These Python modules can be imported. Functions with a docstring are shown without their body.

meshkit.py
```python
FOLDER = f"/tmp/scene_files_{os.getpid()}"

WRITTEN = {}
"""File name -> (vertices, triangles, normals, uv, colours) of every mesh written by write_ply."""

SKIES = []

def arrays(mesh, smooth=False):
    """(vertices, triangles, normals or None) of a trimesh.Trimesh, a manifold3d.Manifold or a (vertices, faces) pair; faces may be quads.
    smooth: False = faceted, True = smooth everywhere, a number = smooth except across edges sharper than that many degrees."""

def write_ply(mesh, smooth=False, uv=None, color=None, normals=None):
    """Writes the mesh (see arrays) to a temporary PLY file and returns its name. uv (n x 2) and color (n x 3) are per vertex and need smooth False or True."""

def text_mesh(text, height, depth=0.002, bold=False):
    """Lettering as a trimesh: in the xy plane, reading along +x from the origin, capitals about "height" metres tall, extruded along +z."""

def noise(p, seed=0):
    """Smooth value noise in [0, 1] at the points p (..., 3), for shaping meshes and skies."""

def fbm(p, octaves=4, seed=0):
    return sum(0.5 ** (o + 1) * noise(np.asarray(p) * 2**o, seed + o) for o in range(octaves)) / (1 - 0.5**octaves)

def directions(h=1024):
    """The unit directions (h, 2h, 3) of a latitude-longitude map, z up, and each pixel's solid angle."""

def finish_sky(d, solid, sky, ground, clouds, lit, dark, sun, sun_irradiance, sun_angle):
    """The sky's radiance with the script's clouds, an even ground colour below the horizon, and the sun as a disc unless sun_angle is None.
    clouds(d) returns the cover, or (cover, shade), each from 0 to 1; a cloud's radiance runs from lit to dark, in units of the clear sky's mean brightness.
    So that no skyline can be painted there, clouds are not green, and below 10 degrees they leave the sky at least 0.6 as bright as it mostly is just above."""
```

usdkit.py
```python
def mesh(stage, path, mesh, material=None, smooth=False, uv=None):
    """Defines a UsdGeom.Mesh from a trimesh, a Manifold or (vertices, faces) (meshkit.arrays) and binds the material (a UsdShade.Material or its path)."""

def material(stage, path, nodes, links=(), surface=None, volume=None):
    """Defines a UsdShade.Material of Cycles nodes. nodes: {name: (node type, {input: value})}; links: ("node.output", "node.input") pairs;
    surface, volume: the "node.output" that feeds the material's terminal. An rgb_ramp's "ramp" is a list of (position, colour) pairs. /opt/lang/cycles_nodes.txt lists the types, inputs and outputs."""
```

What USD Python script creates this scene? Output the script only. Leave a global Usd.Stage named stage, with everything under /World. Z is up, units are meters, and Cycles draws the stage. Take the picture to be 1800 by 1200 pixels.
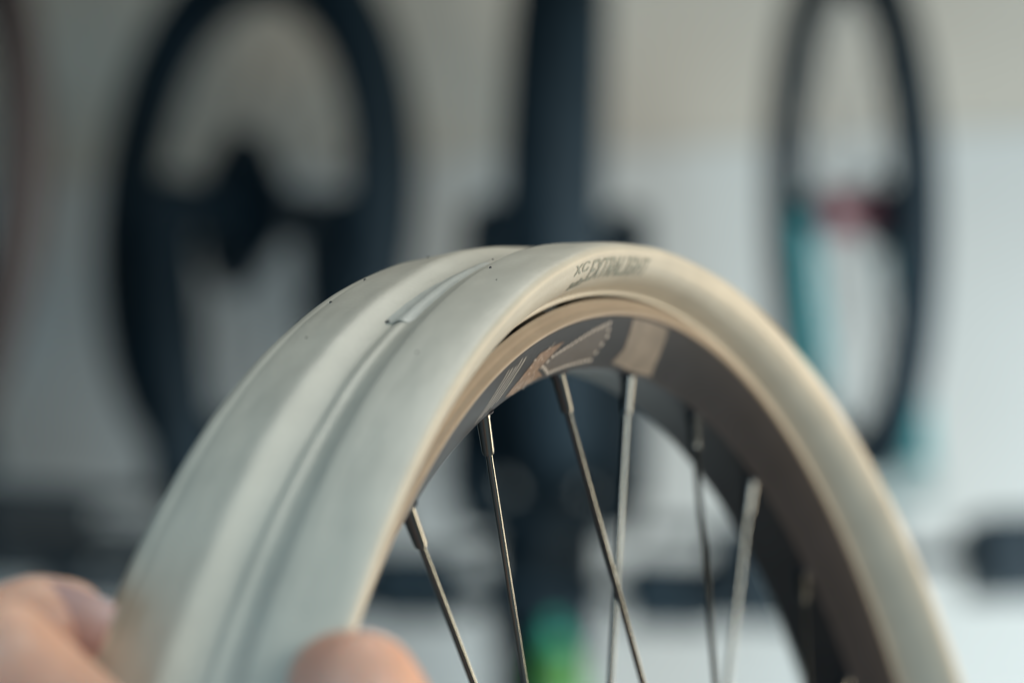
import math, random, numpy as np, trimesh, usdkit, meshkit
import manifold3d as m3
from pxr import Usd, UsdGeom, UsdLux, Gf, Sdf, Vt
random.seed(7); RNG = np.random.default_rng(7)
stage = Usd.Stage.CreateInMemory()
UsdGeom.SetStageUpAxis(stage, UsdGeom.Tokens.z); UsdGeom.SetStageMetersPerUnit(stage, 1.0)
UsdGeom.Xform.Define(stage, '/World'); UsdGeom.Scope.Define(stage, '/World/Looks')

# ---------------------------------------------------------------- camera
WC = np.array([0.0, 0.0, 1.10])                       # centre of the held wheel, axle along x
CP = np.array([0.2736, -0.7784, 0.1485]) + WC
yaw, pit, rol = -0.38345, 0.19556, -0.05495
F = np.array([math.sin(yaw)*math.cos(pit), math.cos(yaw)*math.cos(pit), math.sin(pit)])
R = np.cross(F, [0, 0, 1]); R /= np.linalg.norm(R); U = np.cross(R, F)
R, U = R*math.cos(rol)+U*math.sin(rol), U*math.cos(rol)-R*math.sin(rol)
FOC = 98.3166
cam = UsdGeom.Camera.Define(stage, '/World/camera')
M = Gf.Matrix4d(*R, 0, *U, 0, *(-F), 0, *CP, 1)
cam.AddTransformOp().Set(M)
cam.CreateHorizontalApertureAttr(36.0); cam.CreateVerticalApertureAttr(24.0)
cam.CreateFocalLengthAttr(FOC); cam.CreateFocusDistanceAttr(0.714); cam.CreateFStopAttr(5.6)
cam.CreateClippingRangeAttr(Gf.Vec2f(0.01, 100)); cam.CreateExposureAttr(0.56)
def at(px, py, d):                                    # a point d metres in front of the camera
    k = d / (FOC*50)
    return CP + F*d + R*(px-900)*k - U*(py-600)*k

# ---------------------------------------------------------------- lamps (windows and ceiling panel of the workshop, out of view)
def rect_lamp(name, pos, target, w, h, power, color):
    l = UsdLux.RectLight.Define(stage, '/World/'+name)
    pos = np.array(pos, float); z = pos-np.array(target, float); z /= np.linalg.norm(z)
    x = np.cross([0, 0, 1], z); x = np.array([1., 0, 0]) if np.linalg.norm(x) < 1e-3 else x/np.linalg.norm(x); y = np.cross(z, x)
    l.AddTransformOp().Set(Gf.Matrix4d(*x, 0, *y, 0, *z, 0, *pos, 1))
    l.CreateWidthAttr(w); l.CreateHeightAttr(h); l.CreateIntensityAttr(power); l.CreateColorAttr(Gf.Vec3f(*color))
rect_lamp('window_lamp', (2.5, -0.9, 1.95), (0, 0.0, 1.38), 1.3, 1.2, 6.2, (0.92, 1.0, 0.98))
rect_lamp('warm_lamp', (1.8, 1.65, 1.40), (0, 0.0, 1.38), 1.0, 1.0, 12.0, (1.0, 0.78, 0.53))
rect_lamp('ceiling_lamp', (0.3, 0.3, 3.2), (0.1, 0.0, 1.4), 1.6, 1.6, 1.9, (1.0, 0.97, 0.88))
rect_lamp('front_window_lamp', (-0.2, -3.2, 0.9), (0, 0.2, 1.4), 1.6, 1.4, 4.6, (0.36, 0.74, 1.0))
rect_lamp('wall_lamp', (1.1, 2.3, 0.8), (-0.9, 3.6, 1.75), 0.9, 0.9, 17.0, (0.90, 0.97, 1.0))

# ---------------------------------------------------------------- helpers
_used = {}
def path_for(name, parent='/World'):
    p = f'{parent}/{name}'; n = _used.get(p, 0); _used[p] = n+1
    return p if n == 0 else f'{p}_{n:03d}'
def pth(parent):
    return '/World' if parent is None else (parent if isinstance(parent, str) else str(parent.GetPath()))
def data(prim, label=None, cat=None, group=None, kind=None):
    for k, v in (('label', label), ('category', cat), ('group', group), ('kind', kind)):
        if v: prim.SetCustomDataByKey(k, v)
    return prim
def obj(name, mesh, mat, parent=None, smooth=40, **kw):
    m = usdkit.mesh(stage, path_for(name, pth(parent)), mesh, mat, smooth=smooth)
    return data(m.GetPrim(), **kw)
def thing(name, label, cat, group=None, loc=(0, 0, 0), rotz=0):
    x = UsdGeom.Xform.Define(stage, path_for(name)); x.AddTranslateOp().Set(Gf.Vec3d(*map(float, loc)))
    if rotz: x.AddRotateZOp().Set(rotz)
    return data(x.GetPrim(), label, cat, group)
def grid(P, closed_u=False, closed_v=False):
    """quads over an (nu, nv, 3) array"""
    P = np.asarray(P, float); nu, nv = P.shape[:2]
    iu = np.arange(nu if closed_u else nu-1); iv = np.arange(nv if closed_v else nv-1)
    a, b = np.meshgrid(iu, iv, indexing='ij'); a2, b2 = (a+1) % nu, (b+1) % nv
    f = np.stack([a*nv+b, a2*nv+b, a2*nv+b2, a*nv+b2], -1).reshape(-1, 4)
    f = np.vstack([f[:, [0, 1, 2]], f[:, [0, 2, 3]]])
    m = trimesh.Trimesh(P.reshape(-1, 3), f, process=False)
    return m
def tube(pts, rad, n=14, cap=True):
    pts = np.asarray(pts, float); k = len(pts); rad = np.broadcast_to(np.asarray(rad, float), (k,))
    T = np.gradient(pts, axis=0); T /= np.linalg.norm(T, axis=1, keepdims=True)
    ref = np.array([0, 0, 1.]) if abs(T[0, 2]) < .9 else np.array([1., 0, 0])
    rows = []
    a = np.linspace(0, 2*np.pi, n, endpoint=False)
    for p, t, r in zip(pts, T, rad):
        x = np.cross(ref, t); x /= np.linalg.norm(x); y = np.cross(t, x); ref = y if False else ref
        rows.append(p + r*(np.cos(a)[:, None]*x + np.sin(a)[:, None]*y))
    g = grid(np.array(rows), closed_v=True)
    if cap:
        v = np.vstack([g.vertices, pts[0], pts[-1]]); c0, c1 = len(v)-2, len(v)-1; f = [g.faces]
        i = np.arange(n); j = (i+1) % n
        f.append(np.stack([np.full(n, c0), i, j], 1)[:, [0, 2, 1]]); f.append(np.stack([np.full(n, c1), (k-1)*n+i, (k-1)*n+j], 1))
        g = trimesh.Trimesh(v, np.vstack(f), process=False)
    g.fix_normals()
    return g
def spline(P, n):
    from scipy.interpolate import PchipInterpolator
    P = np.asarray(P, float); s = np.r_[0, np.cumsum(np.linalg.norm(np.diff(P, axis=0), axis=1))]
    return PchipInterpolator(s, P, axis=0)(np.linspace(0, s[-1], n))
def revolve_x(prof, n=96, closed=True):
    """(x, r) profile turned about the x axis"""
    th = np.linspace(0, 2*np.pi, n, endpoint=False); prof = np.asarray(prof, float)
    P = np.stack([np.broadcast_to(prof[None, :, 0], (n, len(prof))), -prof[None, :, 1]*np.cos(th)[:, None], prof[None, :, 1]*np.sin(th)[:, None]], -1)
    m = grid(P, closed_u=True, closed_v=closed); m.fix_normals(); return m
def rbox(size, rnd, loc=(0, 0, 0)):
    h = np.array(size)/2-rnd
    s = m3.Manifold.sphere(rnd, 12)
    b = m3.Manifold.batch_hull([s.translate((h*np.array([i, j, k])).tolist()) for i in (-1, 1) for j in (-1, 1) for k in (-1, 1)])
    a = b.to_mesh(); t = trimesh.Trimesh(a.vert_properties[:, :3], a.tri_verts, process=False); t.apply_translation(loc); return t
def cat(*ms): return trimesh.util.concatenate(list(ms))

# ---------------------------------------------------------------- materials
def mat(name, color, rough=0.5, metallic=0.0, var=0.0, scale=30, bump=0.0, bscale=200, spec=None, coat=0.0, sss=0.0, extra=None):
    p = {'base_color': color, 'roughness': rough, 'metallic': metallic}
    if coat: p['coat_weight'] = coat; p['coat_roughness'] = 0.15
    if spec is not None: p['specular_ior_level'] = spec
    if sss: p.update(subsurface_weight=sss, subsurface_radius=(1.0, 0.35, 0.2), subsurface_scale=0.006)
    nodes = {'p': ('principled_bsdf', p), 'g': ('texture_coordinate', {})}; links = []
    if var:
        c = np.array(color)
        nodes['n'] = ('noise_texture', {'scale': scale, 'detail': 5, 'roughness': 0.6})
        nodes['r'] = ('rgb_ramp', {'ramp': [(0.3, tuple(c*(1-var))), (0.7, tuple(np.minimum(c*(1+var), 1)))]})
        links += [('g.object', 'n.vector'), ('n.fac', 'r.fac'), ('r.color', 'p.base_color')]
    if bump:
        nodes['bn'] = ('noise_texture', {'scale': bscale, 'detail': 3}); nodes['b'] = ('bump', {'strength': bump, 'distance': 0.0006})
        links += [('g.object', 'bn.vector'), ('bn.fac', 'b.height'), ('b.normal', 'p.normal')]
    return usdkit.material(stage, '/World/Looks/'+name, nodes, links, surface='p.BSDF')
M_cream = mat('cream_rubber', (0.52, 0.50, 0.43), 0.40, var=0.07, scale=45, bump=0.10, bscale=900)
M_patch = mat('pale_strip', (0.50, 0.51, 0.47), 0.36, var=0.03, scale=90, bump=0.15, bscale=700)
M_bead = mat('dark_bead', (0.03, 0.035, 0.05), 0.5)
M_tan = mat('tan_flange', (0.31, 0.25, 0.19), 0.34, var=0.08, scale=40)
M_rim = mat('dark_rim', (0.015, 0.014, 0.018), 0.42, spec=0.35, var=0.2, scale=60, bump=0.12, bscale=500)
M_decal_grey = mat('decal_grey', (0.085, 0.07, 0.06), 0.4, var=0.12, scale=200)
M_decal_tan = mat('decal_tan', (0.20, 0.165, 0.13), 0.4, var=0.3, scale=120)
M_decal_copper = mat('decal_copper', (0.22, 0.14, 0.09), 0.4, var=0.5, scale=700)
M_white = mat('decal_white', (0.80, 0.75, 0.70), 0.5)
M_steel = mat('spoke_steel', (0.15, 0.17, 0.175), 0.2, metallic=1.0)
M_nipple = mat('nipple_brass', (0.13, 0.145, 0.15), 0.25, metallic=1.0)
M_ink = mat('grey_ink', (0.26, 0.29, 0.26), 0.6)
M_speck = mat('dirt_speck', (0.05, 0.045, 0.04), 0.9)
M_skin = mat('skin', (0.61, 0.345, 0.25), 0.5, var=0.12, scale=60, bump=0.2, bscale=700, sss=0.25)
M_nail = mat('nail', (0.60, 0.35, 0.31), 0.5, sss=0.2)
M_black = mat('slate_black', (0.008, 0.021, 0.032), 0.55, spec=0.25, var=0.2, scale=8)
M_tyre = mat('tyre_rubber', (0.009, 0.022, 0.033), 0.7, spec=0.25, var=0.2, scale=20)
M_tanwall = mat('tan_sidewall', (0.055, 0.042, 0.040), 0.7)
M_turq = mat('turquoise_paint', (0.07, 0.35, 0.39), 0.4, coat=0.3)
M_pale = mat('pale_blue_paint', (0.50, 0.66, 0.70), 0.4)
M_red = mat('red_anodised', (0.28, 0.06, 0.09), 0.4)
M_green = mat('green_plastic', (0.06, 0.24, 0.05), 0.4)
M_metal = mat('dull_steel', (0.10, 0.13, 0.16), 0.4, metallic=0.8)
M_wall_low = mat('wall_lower_paint', (0.62, 0.66, 0.65), 0.8, var=0.03, scale=2.5, bump=0.2, bscale=60)
M_wall_up = mat('wall_upper_paint', (0.59, 0.57, 0.50), 0.8, var=0.03, scale=2.5, bump=0.2, bscale=60)

# ---------------------------------------------------------------- the workshop wall
WD = 4.35
wr = np.array([math.cos(yaw), -math.sin(yaw), 0]); wn = np.array([math.sin(yaw), math.cos(yaw), 0])     # along the wall, into the wall
def wall_box(z0, z1, d0, thick):
    c = np.array([CP[0], CP[1], 0]) + wn*(d0+thick/2) + np.array([0, 0, (z0+z1)/2])
    b = trimesh.creation.box((7.0, thick, z1-z0)); T = np.eye(4); T[:3, 0] = wr; T[:3, 1] = wn; T[:3, 3] = c
    b.apply_transform(T); return b
zb = at(1250, 212, WD)[2]
obj('wall', wall_box(0.0, zb, WD, 0.12), M_wall_low, kind='structure', label='pale blue-white lower part of the workshop wall')
obj('upper_wall', wall_box(zb, 3.2, WD+0.006, 0.114), M_wall_up, kind='structure', label='beige upper band of the workshop wall')
fl = trimesh.creation.box((9, 9, 0.05)); fl.apply_translation((0, 1.2, -0.027))
obj('floor', fl, mat('floor_paint', (0.30, 0.34, 0.36), 0.6, var=0.1, scale=3), kind='structure', label='grey workshop floor below the frame')

# ---------------------------------------------------------------- the held wheel
wheel = thing('bicycle_wheel', 'bicycle wheel with cream grooved tyre, dark rim and steel spokes held in the foreground', 'bicycle wheel', loc=WC)
mm = 0.001
tyre_prof = np.array([(11.6, 316.2), (11.9, 317.4), (15, 318.5), (20, 320.3), (25, 323.4), (28.2, 326.8), (28.9, 328.6), (28.3, 329.9), (26, 330.9), (21.5, 331.8), (16, 332.4), (11.5, 332.8),
    (9.5, 332.85), (8.7, 332.7), (8.0, 332.3), (5.5, 331.5), (2.7, 331.05), (1.7, 331.15), (0.7, 331.55), (-0.5, 331.55), (-1.2, 331.25), (-2.0, 331.2), (-3.5, 331.45), (-5.5, 332.1), (-7.5, 333.1), (-9.3, 334.1), (-10.6, 334.5), (-12.2, 334.6), (-15, 334.5),
    (-20, 334.3), (-25.5, 333.9), (-26.6, 333.65), (-27.4, 333.75), (-30, 333.2), (-32, 331.6), (-32.6, 329.2), (-30.5, 325.5), (-26, 322.0), (-20, 319.2), (-14, 317.4), (-12.2, 316.4)])
inner_prof = np.array([(-13, 315.9), (-18, 317), (-25, 320), (-29, 325), (-30, 329), (-27, 331.8), (-15, 333.2), (-9, 332.2), (-3, 329.3), (3, 329.3), (9, 330.8), (20, 329.8), (26, 328), (24.8, 325.4), (20, 322), (14, 319.2), (10.8, 317.8), (10.6, 316.3)])
PO = np.vstack([spline(tyre_prof, 190), spline(inner_prof, 50)])*mm
NT = 520
th = np.linspace(0, 2*np.pi, NT, endpoint=False)
u = np.clip(th-math.radians(75), -1.0, 1.3); u = np.where(th > math.pi*1.2, -1.0*np.clip((2*np.pi-th)/0.6, 0, 1)*0-1.0+0*u, u)
fade = np.where((th > math.pi*0.95), 0.0, 1.0)
KT = [0, 40, 55, 70, 80, 90, 100, 115, 130, 150, 200]
KS = [1.0, .959, .944, .907, .855, .782, .797, .856, .942, 1.0, 1.0]                                          # width of the right half
KR = [0.0, 1.26, 2.3, 1.3, -.8, -1.0, -.75, -.53, -.23, -.12, 0.0]                                          # how far the loose tyre stands off its round (mm)
def tyre_pt(PO, th):
    """profile (n,2) swept: the loose tyre is wide where it is lifted off the rim, narrower where it sits, and shears slightly sideways"""
    from scipy.interpolate import PchipInterpolator as PI
    d = np.degrees(th)[:, None]
    uu = np.clip((d-75)/57.3, -0.9, 1.2); w = np.clip((200-d)/50, 0, 1)*np.clip(d/10, 0, 1)
    dd = np.clip(d, 0, 200); ks = PI(KT, KS)(dd); kr = PI(KT, KR)(dd)*mm*w
    hi = np.clip((PO[None, :, 1]-0.316)/0.010, 0, 1)
    z = PO[None, :, 0] + w*(0.0035*uu*hi)
    z = np.where(z > 0, z*(1+(ks-1)*w*hi*np.clip(z/0.012, 0, 1)), z)
    lift = 0.0013/(1+np.exp((d-92)/4.0))*w*(1-hi)
    nz = (meshkit.fbm(np.stack([np.broadcast_to(np.sin(th)[:, None]*14, z.shape), np.broadcast_to(np.cos(th)[:, None]*14, z.shape), z*90], -1), 3, 5)-.5)
    r = PO[None, :, 1] + lift + (0.0007*nz + kr)*hi
    return np.stack([z, -r*np.cos(th)[:, None], r*np.sin(th)[:, None]], -1)
TY = tyre_pt(PO, th)
tm = grid(TY, closed_u=True, closed_v=True); tm.fix_normals()
tyre = obj('tyre', tm, M_cream, wheel, smooth=True, label='cream rubber tyre with a shallow channel along its tread')
def outer_r(z):                                        # radius of the tread at axial position z (metres), nominal section
    P = PO[:190]; k = P[:, 1] > 0.3285; P = P[k]; o = np.argsort(P[:, 0]); return np.interp(z, P[o, 0], P[o, 1])
def tread_at(tdeg, z, lift=0.0):
    t = np.atleast_1d(np.radians(tdeg)).astype(float); z = np.broadcast_to(np.asarray(z, float), t.shape)
    out = []
    for a, b in zip(t, z): out.append(tyre_pt(np.array([[b, outer_r(b)+lift]]), np.array([a]))[0, 0])
    return np.array(out)
# pale splice strip lying in the channel
ts = np.linspace(59.3, 69.6, 60); zs = np.linspace(-1, 1, 9); rows = []
for t_ in ts:
    k = (t_-59.3)/10.3; hw = 0.0038*(1-0.6*k**2)*(1 if k > .03 else 0.8); zc = -0.0006+0.0010*k
    e = [tread_at(t_, zc-hw, -0.0006)[0]]
    e += [tread_at(t_, zc+hw*s, 0.00045*(1-k*0.8)*(1-0.9*abs(s)**2)+0.00004*math.sin(7*k*6+3*s))[0] for s in zs]
    e += [tread_at(t_, zc+hw, -0.0006)[0]]; rows.append(e)
sm = grid(np.array(rows)); 
obj('splice_strip', sm, M_patch, tyre, smooth=50)
c = tread_at(59.5, -0.0036, 0.0002)[0]; s = trimesh.creation.icosphere(2, 0.0006); s.apply_scale((1, .9, .7)); s.apply_translation(c)
obj('strip_hole', s, M_speck, tyre, smooth=True)
for (a, z_, rr) in ((61.2, -.0318, .0005), (62.4, -.0255, .00045), (66.5, -.0262, .0004), (72.1, -.0217, .00035), (65.9, .0112, .0004), (85.0, -.0125, .0003), (70.5, .0005, .0003), (79.5, .014, .00035), (57.5, -.020, .00025), (63.5, .0185, .0002), (55.0, .015, .0003), (74.0, -.0165, .0003)):
    s = trimesh.creation.icosphere(1, rr); s.apply_translation(tread_at(a, z_, 0)[0]); obj('dirt_speck', s, M_speck, tyre, smooth=True)

# rim
S2 = np.array([13.5, 311.2]); S3 = np.array([2.6, 298.0])
rim_prof = np.array([S2+[-.5, .35], S2+[-.05, -.05], S2+(S3-S2)*.25+[.25, -.2], S2+(S3-S2)*.6+[.25, -.2], S2+(S3-S2)*.92, S3+[0, -.25], (1.5, 297.5), (-1.5, 297.3), (-4.5, 297.6), (-13.5, 298.6), (-15.8, 299.6), (-16.2, 301.5), (-15, 306), (-13.5, 311.4), (-13, 311.7), (-8, 310), (-4, 306.5), (4, 306.5), (8, 310)])*mm
rim = obj('rim', revolve_x(rim_prof, 400), M_rim, wheel, smooth=30, label='dark purple-brown rim with worn decals on its side')
fl_r = np.array([(13.2, 311.3), (13.9, 311.5), (14.1, 312.1), (13.8, 312.9), (13.0, 313.8), (12.7, 315.0), (12.2, 316.0), (11.6, 316.5), (10.9, 316.3), (10.4, 315.5), (10.6, 312.5), (11, 311.3)])*mm
def dense(P, n): return spline(np.vstack([P, P[:1]]), n)[:-1]
obj('rim_flange', revolve_x(dense(fl_r, 40), 400), M_tan, rim, smooth=True, label='tan glossy flange between tyre and dark rim side')
fl_l = fl_r[::-1]*[-1, 1]
obj('rim_flange', revolve_x(dense(fl_l, 30), 300), M_tan, rim, smooth=True)
# decals printed on the near side of the rim
def side_pt(t, s, off=0.00018):
    t = np.radians(np.asarray(t, float)); s = np.asarray(s, float)
    r = np.interp(s, [0, .25, .6, .92, 1], np.array([311.15, S2[1]+(S3-S2)[1]*.25-.2, S2[1]+(S3-S2)[1]*.6-.2, S2[1]+(S3-S2)[1]*.92, 297.75]))*mm
    z = np.interp(s, [0, .25, .6, .92, 1], np.array([13.45, S2[0]+(S3-S2)[0]*.25+.25, S2[0]+(S3-S2)[0]*.6+.25, S2[0]+(S3-S2)[0]*.92, 2.6]))*mm
    n = np.array([13.2, -10.9])/17.1
    z = z+n[0]*off; r = r+n[1]*off
    return np.stack([z, -r*np.cos(t), r*np.sin(t)], -1)
def decal(poly, off, n=18):
    """flat print filling a polygon given in (degrees, 0..1 across the side)"""
    from shapely.geometry import Polygon
    P = Polygon(poly).buffer(0)
    v, f = trimesh.creation.triangulate_polygon(P, engine='earcut')
    v, f = trimesh.remesh.subdivide_to_size(np.c_[v*[5.3, 17.1], np.zeros(len(v))], f, 1.5)
    m = trimesh.Trimesh(v/[5.3, 17.1, 1], f)
    X = side_pt(m.vertices[:, 0], m.vertices[:, 1], off); g = trimesh.Trimesh(X, m.faces, process=False)
    c = g.face_normals.mean(0)
    if c[0] < 0: g.invert()
    return g
def line(a, b, w, off):
    a, b = np.array(a, float), np.array(b, float); sc = np.array([187., 1/17.1*1e0*3270])   # rough metric: degrees and fractions in like units
    d = (b-a)*np.array([5.3, 17.1]); nrm = np.array([-d[1], d[0]])/np.linalg.norm(d)*w/2/np.array([5.3, 17.1])
    return decal([a+nrm, b+nrm, b-nrm, a-nrm], off)
leaf = [(79.35, .12), (80.1, .38), (79.8, .85), (76.7, .89), (73.6, .92), (71.6, .68), (72.5, .54), (74.8, .42), (77.2, .24)]
D1, D2 = 0.00010, 0.00018
obj('leaf_decal', decal(leaf, D1), M_decal_grey, rim, smooth=True)
obj('block_decal', decal([(82.7, .02), (83.9, .6), (83.4, .9), (87.2, .97), (90.2, .94), (89.6, .7), (88.9, .3), (88.4, .04)], D1), M_decal_tan, rim, smooth=True)
obj('copper_decal', decal([(69.6, .30), (73.2, .30), (71.9, .55), (71.1, .72), (72.8, .93), (68.6, .98), (67.2, .93)], D1), M_decal_copper, rim, smooth=True)
LL = leaf+[leaf[0]]
ptsl = []
for a, b in zip(LL[:-1], LL[1:]):
    L = np.linalg.norm((np.array(b)-a)*[5.3, 17.1]); k = max(1, int(round(L/2.7)))
    for i in range(k): ptsl.append((np.array(a)+(np.array(b)-a)*i/k, (np.array(b)-a)))
for q, d in ptsl:
    dd = d/np.linalg.norm(d*[5.3, 17.1])*.62
    obj('stitch_dot', line(q-dd, q+dd, 1.0, D2), M_white, rim, smooth=True)
for i in range(5):
    o = i*.72
    obj('stripe_decal', line((62.6+o, .90-.015*i), (64.3+o*.9, .10+.04*(i % 3)), (.45, .60, .50)[i % 3], D2), M_white, rim, smooth=True)
for i in range(26):
    q = np.array([RNG.uniform(68.4, 71.6), RNG.uniform(.25, .95)]); a = RNG.normal(0, 1, 2)*[.12, .03]+[.06, -.03]
    obj('print_fleck', line(q-a, q+a, RNG.uniform(.12, .3), D2), M_white, rim, smooth=True)
# lettering on the near sidewall of the tyre
def sidewall_pts(tdeg, s):                             # s: 0 at the bead, 1 at the shoulder
    z = np.interp(s, np.linspace(0, 1, 7), [13.5, 17, 20.4, 23.4, 26, 28.0, 28.9])*mm
    P = PO[:60]; o = np.argsort(P[:, 0]); m_ = P[:, 1] < 0.3289; Q = P[m_]; o = np.argsort(Q[:, 0]); r = np.interp(z, Q[o, 0], Q[o, 1])
    return np.array([tyre_pt(np.array([[zz+0.00014*.6, rr-0.00014*.8]]), np.array([math.radians(t)]))[0, 0] for zz, rr, t in zip(z, r, tdeg)])
def lettering(text, t0, t1, s0, s1, bold, lean=0.0):
    m = meshkit.text_mesh(text, 1.0, 0.02, bold=bold); m = trimesh.Trimesh(m.vertices, m.faces)
    top = m.triangles_center[:, 2] > 0.0199; f = m.faces[top]
    g = trimesh.Trimesh(m.vertices, f, process=True); g.remove_unreferenced_vertices()
    for _ in range(2): g = g.subdivide()
    v = g.vertices; x = (v[:, 0]-v[:, 0].min())/np.ptp(v[:, 0]); y = v[:, 1]
    X = sidewall_pts(t0+(t1-t0)*x, s0+(s1-s0)*np.clip(y, -.3, 1.2))
    h = trimesh.Trimesh(X, g.faces, process=False)
    if h.face_normals.mean(0)[0] < 0: h.invert()
    return h
obj('lettering', lettering('EXTRALIGHT', 71.9, 80.6, .46, .88, True), M_ink, tyre, smooth=True)
obj('lettering', lettering('XC', 69.3, 71.4, .72, .92, True), M_ink, tyre, smooth=True)
obj('lettering', lettering('tub', 69.6, 71.7, .40, .58, True), M_ink, tyre, smooth=True)

# spokes, nipples, hub
NS = 32; t0 = 54.25
for k in range(NS):
    t = math.radians(t0+k*360/NS); fx = 0.030 if k % 2 == 0 else -0.030
    d = {0: -1, 1: 1, 2: 1, 3: -1}[k % 4]
    a = np.array([0, -.297*math.cos(t), .297*math.sin(t)]); t2 = t+d*math.radians(75)
    b = np.array([fx, -.029*math.cos(t2), .029*math.sin(t2)]); ax = (b-a)/np.linalg.norm(b-a)
    L = np.linalg.norm(b-a)
    sp = obj('spoke', tube([a+ax*.008, a+ax*.05, a+ax*.06, b-ax*.03, b], [.00095, .00095, .00090, .00095, .00100], 14), M_steel, wheel, smooth=50)
    q = [(-.0035, .0019), (.0004, .0021), (.0010, .0019), (.0098, .00170), (.0108, .00145), (.0109, .00095)]
    P = []
    P = tube([a+ax*s_ for s_, _ in q], [r_ for _, r_ in q], 16)
    obj('nipple', P, M_nipple, sp, smooth=35)
    rad = a/np.linalg.norm(a); obj('spoke_hole', tube([rad*.2976, rad*.29718], [.0031, .0029], 16), M_bead, rim, smooth=35)
hp = np.array([(-.05, .005), (-.05, .009), (-.036, .010), (-.0335, .018), (-.033, .032), (-.029, .032), (-.027, .018), (-.02, .013), (.02, .013), (.027, .018), (.029, .032), (.033, .032), (.0335, .018), (.036, .010), (.05, .009), (.05, .005)])
obj('hub', revolve_x(hp, 48), M_black, wheel, smooth=30)

# ---------------------------------------------------------------- the hands
def limb(chains, refine=0.003, flat=None):
    parts = []
    for ch in chains:
        for (p, r), (q, s) in zip(ch[:-1], ch[1:]):
            parts.append(m3.Manifold.batch_hull([m3.Manifold.sphere(r, 20).translate(list(map(float, p))), m3.Manifold.sphere(s, 20).translate(list(map(float, q)))]))
    m = m3.Manifold.batch_boolean(parts, m3.OpType.Add).refine_to_length(refine).to_mesh()
    t = trimesh.Trimesh(m.vert_properties[:, :3], m.tri_verts, process=True)
    trimesh.smoothing.filter_taubin(t, iterations=14); t.fix_normals()
    return t
person = thing('person', 'person gripping the cream tyre with thumbs and fingers at the bottom left', 'person')
lh = [[(at(112, 1098, .585), .0098), (at(60, 1098, .582), .0105), (at(-70, 1145, .575), .0105), (at(-230, 1260, .57), .0125), (at(-330, 1460, .58), .020), (at(-360, 1750, .60), .030)],
      [(at(250, 1345, .575), .0085), (at(140, 1255, .560), .0095), (at(10, 1140, .550), .0098), (at(-130, 1200, .552), .0105), (at(-310, 1400, .57), .016)],
      [(at(260, 1480, .60), .0085), (at(150, 1400, .572), .0092), (at(0, 1330, .56), .0100), (at(-160, 1370, .56), .0105), (at(-330, 1540, .575), .017)],
      [(at(240, 1600, .61), .008), (at(140, 1550, .585), .009), (at(0, 1500, .57), .0095), (at(-160, 1530, .57), .0105), (at(-340, 1640, .58), .018)],
      [(at(170, 1700, .61), .007), (at(90, 1680, .595), .008), (at(-20, 1650, .58), .0085), (at(-170, 1670, .58), .0095), (at(-350, 1740, .59), .018)],
      [(at(-330, 1460, .58), .024), (at(-360, 1750, .60), .030), (at(-450, 2300, .50), .030), (at(-600, 3000, .38), .037)]]
obj('hand', limb(lh), M_skin, person, smooth=True, label='hand with thumb nail showing at the left edge of the tyre')
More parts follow.
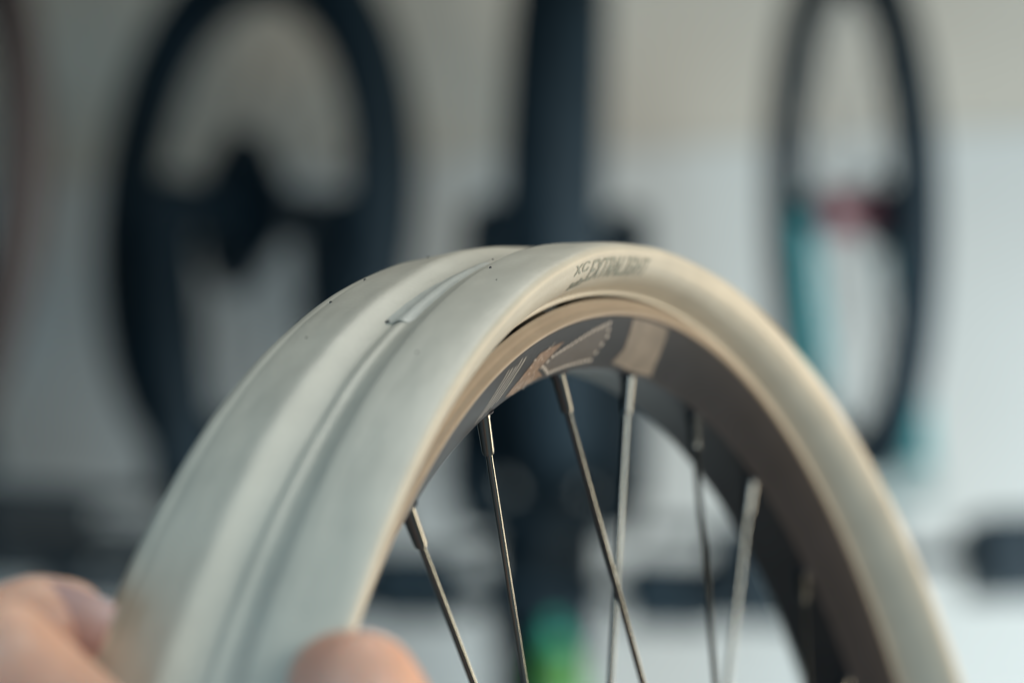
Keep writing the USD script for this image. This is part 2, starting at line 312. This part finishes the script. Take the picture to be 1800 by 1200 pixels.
rh = [[(at(600, 1205, .566), .0112), (at(633, 1218, .560), .0128), (at(745, 1400, .565), .0128), (at(880, 1640, .58), .017), (at(860, 1900, .57), .028)],
      [(at(420, 1560, .66), .0085), (at(520, 1620, .67), .0092), (at(640, 1680, .66), .0100), (at(820, 1800, .62), .016)],
      [(at(400, 1680, .66), .0085), (at(510, 1740, .67), .0095), (at(640, 1800, .66), .0100), (at(820, 1900, .61), .017)],
      [(at(400, 1800, .65), .008), (at(510, 1860, .66), .009), (at(640, 1900, .65), .0098), (at(830, 1980, .60), .018)],
      [(at(430, 1920, .64), .007), (at(530, 1960, .65), .008), (at(650, 1990, .64), .0088), (at(840, 2060, .59), .018)],
      [(at(860, 1900, .57), .028), (at(850, 2100, .55), .031), (at(900, 2600, .46), .030), (at(980, 3300, .36), .037)]]
obj('hand', limb(rh), M_skin, person, smooth=True, label='hand whose blurred thumb tip covers the near edge of the tyre')
# nail of the left thumb: a small curved plate on the side of the thumb tip that faces the camera and the tyre
nc, nu_, nv_ = at(122, 1088, .5757), R*0.94-U*0.34, R*0.34+U*0.94
rows = []
for i in np.linspace(-1, 1, 13):
    e = []
    for j in np.linspace(-1, 1, 11):
        x, y = i*.0080, j*.0066*math.sqrt(max(0, 1-.35*i*i))
        e.append(nc+nu_*x+nv_*y+F*(.0024*(j*j)+.0016*i*i))
    rows.append(e)
g = grid(np.array(rows)); 
if g.face_normals.mean(0) @ F > 0: g.invert()
obj('thumb_nail', g, M_nail, '/World/person/hand', smooth=True)

# ---------------------------------------------------------------- bicycles hanging by their front wheels behind
def hung_bike(px, py, dist, rotz, label, group, tyre_mat=None, wall_mat=None, fork=None, crown=None, hub_mat=None, lean=0.0, rotor=0.08, tw=.027, Rw=.352, bar=True, fl=.40, rotor_side=-1, legs=.064, bar_half=.34, fat=1.0, frame=1.0, ctrl=1.0, hubr=1.0, rotx=None):
    o = at(px, py, dist)
    b = thing('hanging_bicycle', label, 'bicycle', group, loc=o)
    x = UsdGeom.Xformable(b); x.AddRotateZOp().Set(math.degrees(-yaw)*0+rotz); 
    if lean: x.AddRotateYOp().Set(lean)
    fork = fork or M_black; crown = crown or fork
    a = np.linspace(0, 2*np.pi, 20, endpoint=False)
    t = obj('tyre', revolve_x(np.stack([tw*np.cos(a), Rw-tw+tw*np.sin(a)], 1), 96), tyre_mat or M_tyre, b, smooth=True)
    if wall_mat:
        for s in (-1, 1):
            aa = np.linspace(-.75, .55, 8); pr = np.stack([s*(tw+.0015)*np.cos(aa), Rw-tw+(tw+.0015)*np.sin(aa)], 1)
            pr = np.vstack([pr, pr[::-1]*[.97, 1]]); obj('sidewall', revolve_x(pr, 96), wall_mat, t, smooth=40)
    rr = Rw-2*tw
    obj('rim', revolve_x(np.array([(-.015, rr+.012), (-.016, rr-.004), (-.010, rr-.020), (.010, rr-.020), (.016, rr-.004), (.015, rr+.012)]), 96), M_black, b, smooth=30)
    for k in range(28):
        tt = k*2*np.pi/28; s = 1 if k % 2 else -1; d = 1 if (k//2) % 2 else -1
        p = np.array([0, (rr-.018)*math.cos(tt), (rr-.018)*math.sin(tt)]); q = np.array([s*.028, .026*math.cos(tt+d*1.2), .026*math.sin(tt+d*1.2)])
        obj('spoke', tube([p, q], .0011, 6), M_metal, b, smooth=60)
    obj('hub', revolve_x(np.array([(-.055, .004), (-.055, .012), (-.034, .014), (-.033, .028), (-.028, .028), (-.024, .019), (.024, .019), (.028, .028), (.033, .028), (.034, .014), (.055, .012), (.055, .004)])*[1, hubr], 32), hub_mat or M_black, b, smooth=30)
    obj('axle', revolve_x(np.array([(-legs, .0), (-legs, .016*hubr), (legs, .016*hubr), (legs, .0)]), 20), M_black, b, smooth=30)
    if rotor:
        s = rotor_side
        obj('brake_rotor', revolve_x(np.array([(-.0015, .020), (.0015, .020), (.0015, rotor), (-.0015, rotor)])+[s*.039 if rotx is None else rotx, 0], 48), M_black, b, smooth=30)
        c = rbox((.030, .050, .085), .010, (s*(legs-.01), -.055, -.020)); obj('brake_caliper', c, M_black, b, smooth=40)
    for s in (-1, 1):
        P = [(s*legs, 0, .02), (s*legs, 0, -.02), (s*(legs+.002), -.01, -fl*.5), (s*legs*.98, -.02, -fl+.02)]
        lm = tube(spline(P, 9), np.linspace(.017*fat, .023*fat, 9), 16)
        lg = obj('fork_leg', lm, fork, b, smooth=50)
        obj('axle_end', revolve_x(np.array([(s*(legs-.012), .0), (s*(legs-.012), .019*fat), (s*(legs+.018), .016*fat), (s*(legs+.022), .0)]), 20), M_black, lg, smooth=30)
    obj('fork_crown', rbox((2*legs+.05, .060, .050), .018, (0, -.02, -fl)), crown, b, smooth=40)
    hd = tube([(0, -.02, -fl-.02), (0, -.045, -fl-.16)], .027*frame, 20); obj('head_tube', hd, crown, b, smooth=40)
    obj('down_tube', tube(spline([(0, .00, -fl-.06), (0, .05, -fl-.3), (0, .10, -fl-.72)], 8), .024*frame, 16), crown, b, smooth=40)
    obj('top_tube', tube(spline([(0, -.035, -fl-.12), (0, -.15, -fl-.35), (0, -.21, -fl-.66)], 8), .018*frame, 16), crown, b, smooth=40)
    if bar:
        z = -fl-.105; y = -.115
        st = obj('stem', tube([(0, -.045, -fl-.17), (0, -.075, z-.01), (0, y, z)], .020, 16), M_black, b, smooth=40)
        P = [(-bar_half, y+.03, z-.015), (-bar_half*.6, y+.015, z-.005), (-.08, y, z), (.08, y, z), (bar_half*.6, y+.015, z-.005), (bar_half, y+.03, z-.015)]
        hb = obj('handlebar', tube(spline(P, 25), .0135, 14), M_black, b, smooth=50)
        for s in (-1, 1):
            obj('grip', tube([(s*(bar_half-.13), y+.026, z-.011), (s*(bar_half+.004), y+.031, z-.016)], .022, 14), M_black, hb, smooth=50)
            obj('shifter', rbox((.07*ctrl, .055*ctrl, .05*ctrl), .012, (s*(bar_half-.18), y-.005, z-.004)), M_black, hb, smooth=40)
            obj('brake_lever', tube(spline([(s*(bar_half-.16), y+.01, z), (s*(bar_half-.14), y-.03, z+.03), (s*(bar_half-.02), y-.055, z+.04)], 8), .009, 10), M_black, hb, smooth=50)
    return b
GR = 'bicycles hanging by their front wheels along the wall'
base = math.degrees(-yaw)           # rotation that puts an axle square to the view
hung_bike(432, 372, 3.75, base+36, 'black mountain bicycle hung left of centre, its big wheel seen at an angle', GR, lean=0, rotor=.11, rotor_side=1, Rw=.385, tw=.044, fat=2.0, hubr=2.2, ctrl=1.5, legs=.12, rotx=-.012)
hung_bike(978, 400, 3.70, base-1, 'black bicycle hung in the middle, its wheel seen edge-on above the tyre', GR, lean=5, rotor=.07, Rw=.37, tw=.062, frame=2.6, fl=.385, ctrl=1.6, legs=.094, fat=1.7)
hung_bike(1487, 372, 3.70, base+8, 'bicycle with turquoise fork and red hub hung at the right', GR, fork=M_turq, crown=M_pale, hub_mat=M_red, hubr=1.4, ctrl=2.0, rotor=.055, rotor_side=1, Rw=.37, tw=.030, fl=.37, legs=.062)
hung_bike(-142, 330, 3.75, base+33, 'bicycle cut by the left edge, wheel with a brown tyre', GR, tyre_mat=M_tanwall, wall_mat=M_tyre, Rw=.385, tw=.030, fl=.37, ctrl=2.2, bar_half=.27)
# small bright green bottle hanging under the middle handlebar
o = at(980, 1250, 3.36); bt = thing('green_bottle', 'bright green blurred bottle below the middle bicycle, behind the spokes', 'bottle', loc=o)
pb = np.array([(0, -.085), (.030, -.085), (.036, -.078), (.036, .02), (.031, .035), (.036, .05), (.022, .072), (.020, .075), (0, .075)])
bm = trimesh.creation.revolve(pb, sections=32); obj('bottle_body', bm, M_green, bt, smooth=40)
cp = trimesh.creation.revolve(np.array([(0, .0755), (.020, .0755), (.020, .09), (.010, .095), (.009, .110), (0, .110)]), sections=24); obj('bottle_cap', cp, mat('teal_cap', (.02, .35, .25), .4), bt, smooth=40)
